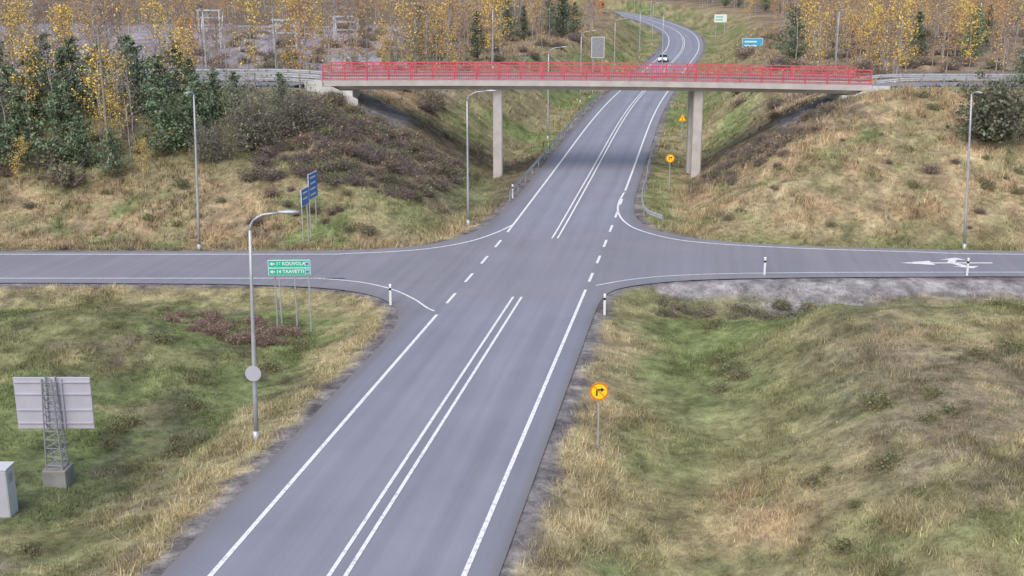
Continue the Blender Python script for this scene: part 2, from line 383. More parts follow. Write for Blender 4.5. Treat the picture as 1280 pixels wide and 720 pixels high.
for s,xa in((1,BX0),(-1,BX1)):
    z=bz(xa)
    for y in (BY0-.25,BY1-.05):
        v=[(xa-s*1.6,y,z+.05),(xa-s*.02,y,z+.05),(xa-s*.02,y,z-.4),(xa+s*.8,y,z-.42),(xa+s*3.1,y,z-1.55),(xa+s*3.1,y,z-2.1),(xa+s*2.2,y,z-2.2),(xa-s*1.6,y,z-.9)]
        v2=[(a_,b_+.3,c_) for a_,b_,c_ in v]; n=8
        ab.add(v+v2,[tuple(range(n)),tuple(range(n,2*n))[::-1]]+[(i,n+i,n+(i+1)%n,(i+1)%n) for i in range(n)])
    ab.box(xa+s*1.9,(BY0+BY1)/2,z-1.9,1.4,BY1-BY0-.2,2.2)
obj('abutments',ab,M_concl,br)
rl=MB(); grey=MB()
for y in (BY0+.12,BY1-.12):
    for k in range(N_):
        xa,xb=bxs[k],bxs[k+1]
        for h,w in((1.42,.10),(1.12,.06),(.84,.06),(.56,.06),(.28,.06)):
            rl.beam((xa,y,bz(xa)+h),(xb,y,bz(xb)+h),w)
    for x in np.arange(BX0,BX1+.1,1.96): rl.box(x,y,bz(x)+.72,.12,.12,1.42)
    for x in np.arange(BX0,BX1,.2): rl.box(x,y,bz(x)+.7,.03,.03,1.2)
obj('railing',rl,M_red,br)
for y in (BY0+.12,BY1-.12):
    grey.beam((BX0,y+.1,bz(BX0)+.6),(BX1,y+.1,bz(BX1)+.6),.04,.3)
obj('inner_barrier',grey,M_galv,br)
ap=MB()
for s,x0,x1 in((-1,-75,BX0-.05),(1,BX1+.05,90)):
    xs=[x0+(x1-x0)*k/20 for k in range(21)]
    zz=[max(T(x,y_) for y_ in (101,103,105,107))+.05 for x in xs]
    if s<0: zz[-1]=bz(BX0)
    else: zz[0]=bz(BX1)
    for k in range(20):
        ap.add([(xs[k],BY0+.4,zz[k]),(xs[k+1],BY0+.4,zz[k+1]),(xs[k+1],BY1-.4,zz[k+1]),(xs[k],BY1-.4,zz[k])],[(0,1,2,3)],(.24,.24,.28))
obj('approach_road',ap,M_asph)

# ------------------------------------------------------------ guard rails
def guardrail(P,parent_name='guard_rail',zf=None,h=.65,step=4.0):
    e=empty(parent_name,(0,0,0)); b=MB(); po=MB()
    P=[A(p,float) for p in P]; Z_=[(zf(p) if zf else T(p[0],p[1])) for p in P]
    prof=[(0,-.16),(.05,-.12),(.05,-.05),(0,0),(.05,.05),(.05,.12),(0,.16)]
    v=[];f=[];n=len(prof)
    for k,p in enumerate(P):
        d=P[min(k+1,len(P)-1)]-P[max(k-1,0)]; d/=np.linalg.norm(d); nrm=A([-d[1],d[0]])
        for o,z in prof: v.append((p[0]+nrm[0]*o,p[1]+nrm[1]*o,Z_[k]+h+z))
    for k in range(len(P)-1):
        for i in range(n-1): f.append((k*n+i,(k+1)*n+i,(k+1)*n+i+1,k*n+i+1))
    b.add(v,f); acc=0
    for k in range(len(P)):
        if k>0: acc+=np.linalg.norm(P[k]-P[k-1])
        if k==0 or acc>=step:
            po.box(P[k][0],P[k][1],Z_[k]+h/2-.2,.1,.1,h+.5); acc=0
    obj('beam',b,M_galv,e); obj('posts',po,M_galvd,e)
guardrail([(float(cx(y))-5.45,y) for y in np.arange(90,165,2)],zf=lambda p:float(rz(p[1])))
guardrail(list(catmull([(11.0,80.5),(10.2,82.5),(10.1,85),(10.6,90),(11.6,96),(float(cx(104))+5.1,104),(float(cx(112))+5.1,112),(float(cx(120))+5.1,120)],5)),zf=lambda p:float(rz(p[1])))
for yy_ in (BY0+.1,BY1-.1):
    guardrail([(x,yy_) for x in np.arange(-75,-16.8,2.)],zf=lambda p:max(T(p[0],103),8.4),h=.75,step=2.)
    guardrail([(x,yy_) for x in np.arange(32.6,80,2.)],zf=lambda p:max(T(p[0],103),8.3),h=.75,step=2.)
    guardrail([(x,yy_+.05) for x in np.arange(-75,-16.8,2.)],zf=lambda p:max(T(p[0],103),8.4),h=1.2,step=2.)

# ------------------------------------------------------------ lamps
def lamp(x,y,ztop,arm=1.4,ang=0.0,lean=(0,0),disc=False):
    zb=T(x,y); H=ztop-zb; e=empty('street_lamp',(x,y,zb))
    p=MB(); lx,ly=lean
    up=[(lx*t,ly*t,H*t*(1 if arm<.7 else .93)) for t in np.linspace(0,1,5)]
    p.tube([(0,0,-.3),(0,0,.35)],.13,10); p.tube(up,[.10,.09,.075,.065,.055],10)
    obj('pole',p,M_galv,e,smooth=True)
    dx,dy=math.cos(ang),math.sin(ang); a=MB(); top=Vector(up[-1])
    if arm>=.7:
        pts=[top]+[top+Vector((dx*arm*(1-math.cos(t))*.55,dy*arm*(1-math.cos(t))*.55,H*.07*math.sin(t))) for t in np.linspace(.3,math.pi/2,5)]
        pts.append(top+Vector((dx*arm*.8,dy*arm*.8,H*.07+.03)))
    else: pts=[top,top+Vector((dx*arm*.3,dy*arm*.3,.06)),top+Vector((dx*arm,dy*arm,.1))]
    a.tube(pts,.045,8); obj('arm',a,M_galv,e,smooth=True)
    h=MB(); q=pts[-1]; n=10
    L_=.85; secs=[(0,.06,.05),(.15,.1,.07),(.4,.15,.10),(.7,.14,.08),(.95,.07,.04)]
    v=[];f=[]
    for s_,w,t_ in secs:
        for i in range(n):
            an=2*math.pi*i/n; zz=math.sin(an)*t_; zz=zz if zz>0 else zz*.4
            v.append((q.x+dx*s_*L_-dy*math.cos(an)*w,q.y+dy*s_*L_+dx*math.cos(an)*w,q.z+zz+.03))
    for k in range(len(secs)-1):
        for i in range(n): j=(i+1)%n; f.append((k*n+i,k*n+j,(k+1)*n+j,(k+1)*n+i))
    f.append(tuple(range(n))[::-1]); f.append(tuple((len(secs)-1)*n+i for i in range(n)))
    h.add(v,f); obj('lamp_head',h,M_galv,e,smooth=True)
    if disc:
        dd=MB(); dd.tube([(.06,-.13,2.7),(.06,-.16,2.7)],.3,24); obj('round_sign_back',dd,M_back,e)
        dd=MB(); dd.box(.06,-.115,2.95,.34,.05,.05); dd.box(.06,-.115,2.55,.34,.05,.05); obj('sign_clamps',dd,M_galvd,e)
    return e
lamp(-9.78,40.1,8.55,1.3,0,lean=(.22,0),disc=True)
lamp(-21.1,73.9,10.2,.35,math.radians(-100),lean=(.35,0))
lamp(-3.25,81.8,9.75,1.7,0)
lamp(30.65,74.2,10.2,.35,math.radians(-80),lean=(-.55,0))
lamp(4.0,125,11.2,1.7,0)
for y in (158,195,235,275,320,365): lamp(float(cx(y))-7.6,y,float(rz(y))+9.6,1.7,0)
for (x,y,z) in((38.6,136,15.0),(45.8,135,14.4),(-2.5,150,15.2),(25,190,14),(-29.5,110,15.2)): lamp(x,y,z,.5,math.radians(-90))

# ------------------------------------------------------------ signs
def text(body,size,mat,parent,loc,name='text',rot=(math.pi/2,0,0)):
    cu=bpy.data.curves.new(name,'FONT'); cu.body=body; cu.size=size; cu.extrude=.002; cu.offset=.006; cu.align_y='CENTER'
    o=bpy.data.objects.new(name,cu); col.objects.link(o); cu.materials.append(mat); o.location=loc; o.rotation_euler=rot; o.parent=parent; return o
sx,sy=-11.58,56.7; zb=T(sx,sy); e=empty('direction_sign',(sx,sy,-.14),math.radians(2))
p=MB()
for dx in(-.55,.25,.98): p.tube([(dx,.06,T(sx+dx,sy)-.3),(dx,.06,3.2)],.04,8)
p.tube([(-.85,.45,T(sx-.85,sy)-.3),(-.85,.45,2.5)],.035,8)
obj('posts',p,M_galv,e)
for zc,tx,nm in((2.98,'16 KOUVOLA','panel_upper'),(2.56,'14 TAAVETTI','panel_lower')):
    b=MB(); b.box(0,0,zc,2.2,.035,.40); obj(nm+'_edge',b,M_white,e,bevel=.01)
    b=MB(); b.box(0,-.021,zc,2.14,.006,.345); obj(nm,b,M_green,e)
    text(tx,.25,M_white,e,(-.68,-.028,zc),nm+'_text')
    a=MB(); a.add([(-1.02,-.028,zc),(-.86,-.028,zc-.11),(-.86,-.028,zc+.11)],[(0,1,2)]); a.add([(-.87,-.028,zc-.03),(-.74,-.028,zc-.03),(-.74,-.028,zc+.03),(-.87,-.028,zc+.03)],[(0,1,2,3)]); obj(nm+'_arrow',a,M_white,e)
b=MB(); b.box(.92,-.034,2.98,.22,.006,.2); b.box(.92,-.034,2.56,.22,.006,.2); obj('route_shields',b,M_white,e)
b=MB(); b.box(.92,-.040,2.98,.17,.004,.14); b.box(.92,-.040,2.56,.17,.004,.14); obj('route_shield_face',b,M_blue,e)
def bluesign(x,y,ztop,h,w,rot):
    e=empty('blue_direction_sign',(x,y,0),rot); p=MB()
    for dx in(-w*.35,w*.35):
        cx_,sy_=x+dx*math.cos(rot),y+dx*math.sin(rot); p.tube([(dx,.07,T(cx_,sy_)-.3),(dx,.07,ztop)],.04,8)
    obj('posts',p,M_galv,e)
    b=MB(); b.box(0,0,ztop-h/2,w,.04,h); obj('panel_edge',b,M_white,e)
    b=MB(); b.box(0,-.024,ztop-h/2,w-.08,.008,h-.08); obj('panel',b,M_blue,e)
    b=MB()
    for k in range(int(h/.4)): b.box(-.05,-.031,ztop-.3-k*.4,w*.6,.006,.12)
    obj('lettering',b,M_white,e)
bluesign(-14.3,76.5,3.6,1.2,1.7,math.radians(83)); bluesign(-14.1,78.6,4.35,1.8,2.1,math.radians(83))
mx,my=-16.45,37.7; zb=T(mx,my); e=empty('variable_message_sign',(mx,my,zb))
m=MB(); H=3.05-zb+.05; w0,w1=.30,.17
cor=[(-1,-1),(1,-1),(1,1),(-1,1)]
def cp(i,t): w=w0+(w1-w0)*t; return (cor[i%4][0]*w,cor[i%4][1]*w,.45+(H-.45)*t)
for i in range(4): m.tube([cp(i,0),cp(i,1)],.028,6)
nb=11
for k in range(nb):
    for i in range(4):
        m.tube([cp(i,k/nb),cp(i+1,(k+1)/nb)],.014,5); m.tube([cp(i,k/nb),cp(i+1,k/nb)],.012,5)
obj('lattice_mast',m,M_galvd,e)
b=MB(); b.box(0,0,.15,.85,.85,.9); b.box(0,0,.62,.6,.6,.08); obj('concrete_base',b,M_concd,e,bevel=.03)
b=MB(); b.box(0,.28,H-1.05,2.75,.07,1.95); obj('board',b,M_back,e,bevel=.015)
b=MB()
for z in(H-.25,H-.7,H-1.3,H-1.8): b.box(0,.225,z,2.7,.04,.04)
for x in(-.35,.35): b.box(x,.195,H-1.05,.05,.02,1.9)
obj('board_ribs',b,M_back,e)
zb=T(-17.62,35.1)-.15; e=empty('electrical_cabinet',(-17.45,35.1,zb))
b=MB(); b.box(0,0,.98,1.0,.62,1.75); obj('body',b,M_cab,e,bevel=.02)
b=MB(); b.box(0,0,1.89,1.08,.70,.06); obj('roof',b,M_cab,e,bevel=.01)
b=MB(); b.box(0,0,0,1.06,.66,.2); obj('plinth',b,M_concd,e)
b=MB(); b.box(-.24,-.318,.98,.46,.012,1.62); b.box(.24,-.318,.98,.46,.012,1.62); obj('doors',b,M_back,e)
b=MB(); b.box(.05,-.335,1.0,.03,.03,.2)
for k in range(6): b.box(.505,0,1.35+k*.06,.012,.3,.02)
obj('handle_and_vents',b,M_galvd,e)
def ring(mb,r0,r1,y,z,n=32):
    v=[];f=[]
    for i in range(n):
        t=2*math.pi*i/n; v+=[(r0*math.cos(t),y,z+r0*math.sin(t)),(r1*math.cos(t),y,z+r1*math.sin(t))]
    for i in range(n): j=(i+1)%n; f.append((2*i,2*i+1,2*j+1,2*j))
    mb.add(v,f)
def roundsign(x,y,zc,r=.33,turn=True):
    zb=T(x,y); e=empty('no_right_turn_sign',(x,y,0)); p=MB(); p.tube([(0,.05,zb-.3),(0,.05,zc+r*.8)],.035,8); obj('post',p,M_galv,e)
    b=MB(); b.tube([(0,0,zc),(0,-.02,zc)],r,32); obj('disc',b,M_yel,e)
    b=MB(); ring(b,r*.82,r,-.024,zc); 
    def strip(P,w,yy,mb):
        for (x0,z0),(x1,z1) in zip(P[:-1],P[1:]):
            d=Vector((x1-x0,z1-z0)).normalized(); nn=Vector((-d.y,d.x))*w/2
            mb.add([(x0+nn.x,yy,zc+z0+nn.y),(x1+nn.x,yy,zc+z1+nn.y),(x1-nn.x,yy,zc+z1-nn.y),(x0-nn.x,yy,zc+z0-nn.y)],[(0,1,2,3)])
    strip([(-.6*r,.6*r),(.6*r,-.6*r)],.09*r,-.032,b)
    obj('red_ring',b,M_sred,e)
    k=MB(); strip([(-.25*r,-.5*r),(-.25*r,.15*r)],.17*r,-.026,k); strip([(-.3*r,.2*r),(.2*r,.2*r)],.17*r,-.028,k); k.add([(.2*r,-.027,zc-.05*r),(.55*r,-.027,zc+.2*r),(.2*r,-.027,zc+.45*r)],[(0,1,2)])
    obj('arrow',k,M_black,e)
roundsign(3.25,39.5,1.95,.35)
roundsign(13.45,95,3.15,.37)
e=empty('warning_sign',(18.9,125,0)); zb=T(18.9,125); p=MB(); p.tube([(0,.05,zb-.3),(0,.05,4.1)],.035,8); obj('post',p,M_galv,e)
def tri(s,y,zc): return [(-s*.5,y,zc-s*.29),(s*.5,y,zc-s*.29),(0,y,zc+s*.58)]
b=MB(); b.add(tri(1.0,0,3.5),[(0,1,2)]); obj('red_border',b,M_sred,e)
b=MB(); b.add(tri(.72,-.006,3.5),[(0,1,2)]); obj('yellow_face',b,M_yel,e)
b=MB(); b.box(0,-.012,3.55,.06,.004,.25); b.box(0,-.012,3.36,.06,.004,.06); obj('symbol',b,M_black,e)
def panel(name,x,y,zc,w,h,mat,face=None):
    e=empty(name,(x,y,0)); zb=T(x,y); p=MB()
    for dx in(-w*.35,w*.35): p.tube([(dx,.08,zb-.3),(dx,.08,zc+h/2)],.06,8)
    obj('posts',p,M_galv,e); b=MB(); b.box(0,0,zc,w,.05,h); obj('panel_edge',b,M_white,e)
    b=MB(); b.box(0,-.03,zc,w-.14,.01,h-.14); obj('panel',b,mat,e)
    b=MB()
    if face:
        for k in range(2): b.box(-.1*w,-.04,zc+h*(.18-.36*k),w*.6,.006,h*.13)
        obj('lettering',b,face,e)
panel('motorway_direction_sign',42,200,9.0,3.6,1.9,M_cyan,M_white)
panel('direction_sign_back',12.6,168,9.6,1.9,3.0,M_galvd)
panel('place_name_sign',53.6,296,12.0,3.2,2.0,M_white,M_green)
def delin(x,y):
    zb=T(x,y); e=empty('delineator_post',(x,y,zb)); b=MB()
    b.add([(-.06,-.03,-.2),(.06,-.03,-.2),(.06,.03,-.2),(-.06,.03,-.2),(-.06,-.03,1.08),(.06,-.03,1.08),(.06,.03,1.15),(-.06,.03,1.15)],[(3,2,1,0),(4,5,6,7),(0,1,5,4),(1,2,6,5),(2,3,7,6),(3,0,4,7)]); obj('post_body',b,M_white,e)
    b=MB(); b.box(0,0,.88,.13,.07,.13); obj('black_band',b,M_black,e)
for x,y in((15.3,66.0),(27.5,65.8),(-6.65,59.2),(float(cx(91))-5.4,91),(4.9,57.2),(float(cx(30))+5.3,14)): delin(x,y)

# ------------------------------------------------------------ vehicles
def wheels(e,pos,r=.33,w=.22):
    b=MB(); h=MB()
    for x,y in pos: b.tube([(x-w/2,y,r),(x+w/2,y,r)],r,18); h.tube([(x-w/2-.01,y,r),(x+w/2+.01,y,r)],r*.55,12)
    obj('tyres',b,M_tyre,e); obj('hub_caps',h,M_galv,e)
def loft(mb,secs):
    n=len(secs[0]); v=[p for s in secs for p in s]; f=[]
    for k in range(len(secs)-1):
        for i in range(n): j=(i+1)%n; f.append((k*n+i,k*n+j,(k+1)*n+j,(k+1)*n+i))
    f.append(tuple(range(n))[::-1]); f.append(tuple((len(secs)-1)*n+i for i in range(n))); mb.add(v,f)
yv=226.; vx=float(cx(yv))-1.9
e=empty('car',(vx,yv,float(rz(yv))+.01)); e.rotation_euler=(math.atan(.031),0,-math.atan(.2))
b=MB()   # car front faces -Y
def sec(y,w,z0,z1,zs): return [(-w,y,z0),(w,y,z0),(w*1.0,y,zs),(w*.88,y,z1),(-w*.88,y,z1),(-w,y,zs)]
loft(b,[sec(-2.15,.72,.35,.62,.5),sec(-2.0,.85,.25,.75,.6),sec(-1.2,.9,.2,.92,.75),(sec(.9,.9,.2,.95,.8)),sec(1.9,.88,.25,.95,.8),sec(2.15,.8,.35,.85,.7)]); obj('body',b,M_carw,e,bevel=.04)
b=MB(); loft(b,[[(-.76,-1.15,.93),(.76,-1.15,.93),(.74,-1.13,.95),(-.74,-1.13,.95)],[(-.78,-.45,.93),(.78,-.45,.93),(.62,-.45,1.42),(-.62,-.45,1.42)],[(-.78,.9,.93),(.78,.9,.93),(.62,.9,1.42),(-.62,.9,1.42)],[(-.76,1.75,.95),(.76,1.75,.95),(.7,1.73,.97),(-.7,1.73,.97)]]); obj('windows',b,M_glass,e)
b=MB(); b.box(0,.22,1.435,1.2,1.3,.04); obj('roof',b,M_carw,e,bevel=.02)
b=MB(); b.box(-.62,-2.11,.62,.3,.12,.13); b.box(.62,-2.11,.62,.3,.12,.13); obj('headlights',b,M_head,e)
b=MB(); b.box(0,-2.14,.42,.9,.06,.14); b.box(0,-2.12,.62,.7,.05,.08); obj('grille',b,M_black,e)
b=MB(); b.box(-.98,-.7,1.0,.18,.1,.12); b.box(.98,-.7,1.0,.18,.1,.12); obj('mirrors',b,M_black,e)
wheels(e,[(-.82,-1.35),(.82,-1.35),(-.82,1.35),(.82,1.35)])
yv=446.; vx=float(cx(yv))-2.0
e=empty('truck',(vx,yv,float(rz(yv))+.01)); e.rotation_euler=(0,0,math.radians(18))
b=MB(); b.box(0,-3.0,1.9,2.4,2.0,2.4); b.box(0,-2.8,3.2,2.2,1.4,.4); obj('cab',b,M_truck,e,bevel=.12)
b=MB(); b.box(0,-4.01,2.35,2.1,.03,.8); obj('windscreen',b,M_glass,e)
b=MB(); b.box(0,2.0,2.3,2.5,7.6,2.6); obj('cargo_box',b,M_truck,e,bevel=.05)
b=MB(); b.box(0,1,.75,1.2,9.5,.3); b.box(0,-4.02,.9,2.3,.1,.35); obj('chassis',b,M_black,e)
b=MB(); b.box(-.9,-4.08,.9,.3,.05,.2); b.box(.9,-4.08,.9,.3,.05,.2); obj('headlights',b,M_head,e)
wheels(e,[(-1.1,-2.9),(1.1,-2.9),(-1.1,3.0),(1.1,3.0),(-1.1,4.3),(1.1,4.3)],.5,.32)

# ------------------------------------------------------------ foliage prototypes
def qcloud(cent,size,cols,r,flat=0.0,aspect=.7):
    n=len(cent); a=r.normal(size=(n,3)); a/=np.linalg.norm(a,axis=1)[:,None]
    b=r.normal(size=(n,3)); b-= (b*a).sum(1)[:,None]*a; b/=np.linalg.norm(b,axis=1)[:,None]
    s=(size*(.6+.8*r.random(n)))[:,None]
    V=np.stack([cent-a*s*.5-b*s*.5*aspect*.4,cent+a*0-b*s*.5*aspect,cent+a*s*.5+b*s*.1,cent+b*s*.5*aspect],1).reshape(-1,3)
    return V,np.repeat(cols,4,0)
def strips(P0,P1,w,cols,r):
    d=P1-P0; s=np.cross(d,r.normal(size=d.shape)); s/=np.linalg.norm(s,axis=1)[:,None]+1e-9; s*=w/2
    return np.stack([P0-s,P0+s,P1+s*.3,P1-s*.3],1).reshape(-1,3),np.repeat(cols,4,0)
def trunk_q(P,R,colf,n=5):
    V=[];C=[]
    for k in range(len(P)-1):
        for i in range(n):
            t0=2*math.pi*i/n;t1=2*math.pi*(i+1)/n
            for (q,t) in((k,t0),(k,t1),(k+1,t1),(k+1,t0)):
                V.append(P[q]+A([math.cos(t),math.sin(t),0])*R[q]); C.append(colf(k))
    return A(V),A(C)
def birch(seed,h,leafcol,nleaf,twc=(.30,.24,.22),lsize=.18):
    r=np.random.default_rng(seed); Vs=[];Cs=[]
    n=9; bend=r.normal(size=2)*.3
    P=[A([bend[0]*(k/n)**2+r.normal()*.05,bend[1]*(k/n)**2+r.normal()*.05,h*k/n-.2*(k==0)]) for k in range(n+1)]; R=[.07*(h/9)*(1-.85*k/n)+.006 for k in range(n+1)]
    v,c=trunk_q(P,R,lambda k:A([.50,.47,.47])*(.5+.6*r.random()) if k<7 else A(twc)); Vs.append(v);Cs.append(c)
    B0=[];LC=[]
    nb=44
    for k in range(nb):
        t=.15+.83*(k/nb)+r.random()*.03; z=h*t; q=A([np.interp(z,[p[2] for p in P],[p[0] for p in P]),np.interp(z,[p[2] for p in P],[p[1] for p in P]),z])
        L=h*(.05+.20*math.sin(math.pi*min(1,(1-t)*1.0+.06)))*(.6+.7*r.random()); an=r.random()*6.28; el=.45+.55*r.random()
        d=A([math.cos(an)*math.cos(el),math.sin(an)*math.cos(el),math.sin(el)]); e1=q+d*L
        B0.append((q,e1,.035))
        for m in range(6):
            s=q+(e1-q)*(.25+.75*r.random()); dd=d*.6+r.normal(size=3)*.6; dd[2]+=.15; dd/=np.linalg.norm(dd); l=.4+.6*r.random(); B0.append((s,s+dd*l,.022)); 
            LC.append((s,s+dd*l))
    p0=A([b[0] for b in B0]);p1=A([b[1] for b in B0]);w=A([b[2] for b in B0])[:,None]
    v,c=strips(p0,p1,w,A(twc)*(.7+.6*r.random((len(p0),1))),r); Vs.append(v);Cs.append(c)
    if nleaf:
        a0=A([b[0] for b in LC]);a1=A([b[1] for b in LC]); idx=r.integers(0,len(a0),nleaf); 
        cent=a0[idx]+(a1-a0)[idx]*r.random((nleaf,1))+r.normal(size=(nleaf,3))*.14
        lc=A(leafcol)*(.6+.75*r.random((nleaf,1)))*(1+.10*r.normal(size=(nleaf,3)))
        v,c=qcloud(cent,lsize,np.clip(lc,.01,.9),r); Vs.append(v);Cs.append(c)
    return fastmesh('birch',np.concatenate(Vs),4,np.concatenate(Cs),M_fol)
def conifer(seed,h,col_,spread=.22,openn=1.0,base=.08,size=.26,pw=.8):
    r=np.random.default_rng(seed); Vs=[];Cs=[]; n=8
    P=[A([r.normal()*.04,r.normal()*.04,h*k/n-.2*(k==0)]) for k in range(n+1)]; R=[.10*(h/8)*(1-.9*k/n)+.01 for k in range(n+1)]
    v,c=trunk_q(P,R,lambda k:A([.24,.17,.13])*(.8+.4*r.random())); Vs.append(v);Cs.append(c)
    nw=int(h*2.3); cents=[];cc=[];S0=[];S1=[]
    for k in range(nw):
        t=base+(1-base)*(k+.8*r.random())/nw; z=h*t; m=r.integers(5,9); 
        for j in range(m):
            L=h*spread*((1-t)**pw)*(.45+.85*r.random())+.2; an=r.random()*6.28; 
            d=A([math.cos(an),math.sin(an),.2+.45*r.random()]); q=A([0,0,z]); S0.append(q);S1.append(q+d*L)
            nn=int((7+L*14)*openn)
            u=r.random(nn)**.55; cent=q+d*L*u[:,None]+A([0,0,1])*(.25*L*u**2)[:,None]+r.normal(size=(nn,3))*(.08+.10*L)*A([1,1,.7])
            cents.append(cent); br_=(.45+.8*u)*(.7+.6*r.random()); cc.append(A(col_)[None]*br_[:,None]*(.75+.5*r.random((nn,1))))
    cents=np.concatenate(cents);cc=np.concatenate(cc)
    v,c=qcloud(cents,size,np.clip(cc,.005,.9),r,aspect=.5); Vs.append(v);Cs.append(c)
    v,c=strips(A(S0),A(S1),.04,np.tile(A([[.18,.13,.11]]),(len(S0),1)),r); Vs.append(v);Cs.append(c)
    return fastmesh('conifer',np.concatenate(Vs),4,np.concatenate(Cs),M_fol)
def bush(seed,rad,h,leafcol,nleaf,ntw=260,twc=(.26,.21,.19),lsize=.14):
    r=np.random.default_rng(seed)
    an=r.random(ntw)*6.28; el=np.arccos(r.random(ntw)*.95); L=.5+.55*r.random(ntw)
    d=np.stack([np.sin(el)*np.cos(an)*rad,np.sin(el)*np.sin(an)*rad,np.cos(el)*h],1)*L[:,None]
    p0=d*(.15+.25*r.random((ntw,1)))*A([.5,.5,1]); p1=d
    Vs=[];Cs=[]; v,c=strips(np.concatenate([p0*.1,p0]),np.concatenate([p0,p1]),.03,np.tile(A(twc),(2*ntw,1))*(.6+.7*r.random((2*ntw,1))),r); Vs.append(v);Cs.append(c)
    sub0=(p0+(p1-p0)*r.random((ntw,1)))[r.integers(0,ntw,ntw*5)]; sub1=sub0+r.normal(size=sub0.shape)*.28*A([1,1,.7])+A([0,0,.2])
    v,c=strips(sub0,sub1,.02,np.tile(A(twc),(len(sub0),1))*(.7+.8*r.random((len(sub0),1))),r); Vs.append(v);Cs.append(c)
    if nleaf:
        k=r.integers(0,len(sub1),nleaf); cent=sub1[k]+r.normal(size=(nleaf,3))*.13; cent[:,2]=np.maximum(cent[:,2],.02)
        v,c=qcloud(cent,lsize,np.clip(A(leafcol)*(.5+.9*r.random((nleaf,1))),.005,.9),r); Vs.append(v);Cs.append(c)
    return fastmesh('bush',np.concatenate(Vs),4,np.concatenate(Cs),M_fol)
YEL=(.86,.58,.15); OR=(.78,.44,.14)
P_by=[birch(s,8.5,YEL if s%2 else OR,850) for s in (1,2,3)]
P_bs=[birch(s,8.5,(.60,.41,.18),330) for s in (4,5,6)]
P_bb=[birch(s,9,YEL,30,(.28,.23,.245)) for s in (7,8,9)]
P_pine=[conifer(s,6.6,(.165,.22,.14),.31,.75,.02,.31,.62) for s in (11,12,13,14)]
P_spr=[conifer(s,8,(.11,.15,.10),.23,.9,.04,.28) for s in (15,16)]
P_gb=[bush(s,1.0,.8,(.22,.24,.12),400) for s in (21,22)]
P_bbush=[bush(s,1.0,.9,(.38,.28,.18),220) for s in (23,24)]
P_tw=[bush(s,1.1,.9,(.20,.165,.14),260,240,(.24,.20,.19)) for s in (29,30)]
P_dark=[bush(s,1.0,.55,(.13,.145,.085),420,160,lsize=.13) for s in (25,26)]
P_weed=[bush(s,1.2,.22,(.18,.195,.105),420,120,lsize=.13,twc=(.26,.22,.14)) for s in (35,36)]
P_redb=[bush(s,1.0,.6,(.30,.22,.18),350,twc=(.28,.20,.17)) for s in (27,28)]
P_will=[bush(31,3.0,5.6,(.22,.235,.15),2800,800,(.27,.235,.22),.18)]
P_rp=[bush(32,3.2,6.3,(.17,.19,.13),5500,600,(.24,.20,.18),.24)]
def inst(name,me,x,y,s=1,parent=None,sz=None,dz=0,z=None):
    o=bpy.data.objects.new(name,me); col.objects.link(o); o.location=(x,y,(T(x,y) if z is None else z)+dz); o.scale=(s,s,sz or s); o.rotation_euler=(random.uniform(-.03,.03),random.uniform(-.03,.03),random.uniform(0,6.28))
    if parent: o.parent=parent
    return o
R_=random.Random(5)
stand=[(-41,87,'p',.9),(-38.6,90,'y',.9),(-37.6,86,'p',.85),(-36.2,92,'s',.75),(-34.6,86.5,'p',.95),(-33.2,91,'b',.95),(-32.2,88,'y',.95),(-31,94,'p',.9),(-29.6,88,'b',.9),(-28.6,92,'p',.85),(-27.3,87.5,'p',.8),(-26.2,93,'s',.6),(-24.8,89,'p',.75),(-23.9,95,'b',.8),(-22.6,92,'p',.65),(-43,91,'p',.95),(-44.5,87,'y',.8),(-40,94,'b',1.0),(-46,93,'s',.85),(-19.2,94.5,'p',.5),(-35,96,'b',1.0),(-30,97.5,'y',.9),(-26,98,'b',.75),(-39.5,84.5,'p',.6),(-30.3,84.8,'p',.55),(-33.6,83.9,'g',1.8),(-37,83.5,'y',.42),(-48,88,'p',.95),(-50,94,'s',.85),(-53,89,'p',1.0),(-28,84.5,'y',.35),(-38,97,'y',.9),(-33,98.5,'b',.95),(-29,99,'p',.65),(-42,98,'y',.9),(-25.5,91,'p',.7),(-36,89,'b',.9),(-40.2,90.5,'p',.85),(-31.5,90.5,'y',.75),(-22.5,97,'b',.6),
 (-42.3,94.5,'b',1.0),(-39.2,93,'p',.85),(-36.8,95.5,'p',.85),(-34.2,94,'p',.85),(-32.6,96.5,'p',.8),(-29.8,95.5,'b',.8),(-27.5,96.5,'y',.7),(-42.5,88.5,'p',.75),(-39,86.8,'b',.8),(-33,86,'p',.6),(-29.3,86,'b',.75),(-25.8,88.5,'p',.6),(-44.5,97,'p',.9),(-47,98,'y',.95),(-40.5,99,'p',.75),(-36,99,'b',.9),(-24.5,93,'p',.6),(-35.7,86,'g',1.6),(-31,87,'y',.6),(-43.8,84.6,'p',.6)]
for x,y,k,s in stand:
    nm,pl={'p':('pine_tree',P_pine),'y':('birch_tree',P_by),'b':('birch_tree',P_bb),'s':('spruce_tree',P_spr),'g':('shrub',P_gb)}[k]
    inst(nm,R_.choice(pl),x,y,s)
inst('willow_bush',P_will[0],-20.3,89.0,1.05,sz=1.15); inst('willow_bush',P_will[0],-17.2,91.5,.85); inst('willow_bush',P_will[0],-23.5,87,.65)
inst('willow_tree',P_rp[0],38.4,89.8,1.15,sz=1.1)
inst('pine_tree',P_pine[1],45,99,.7); 

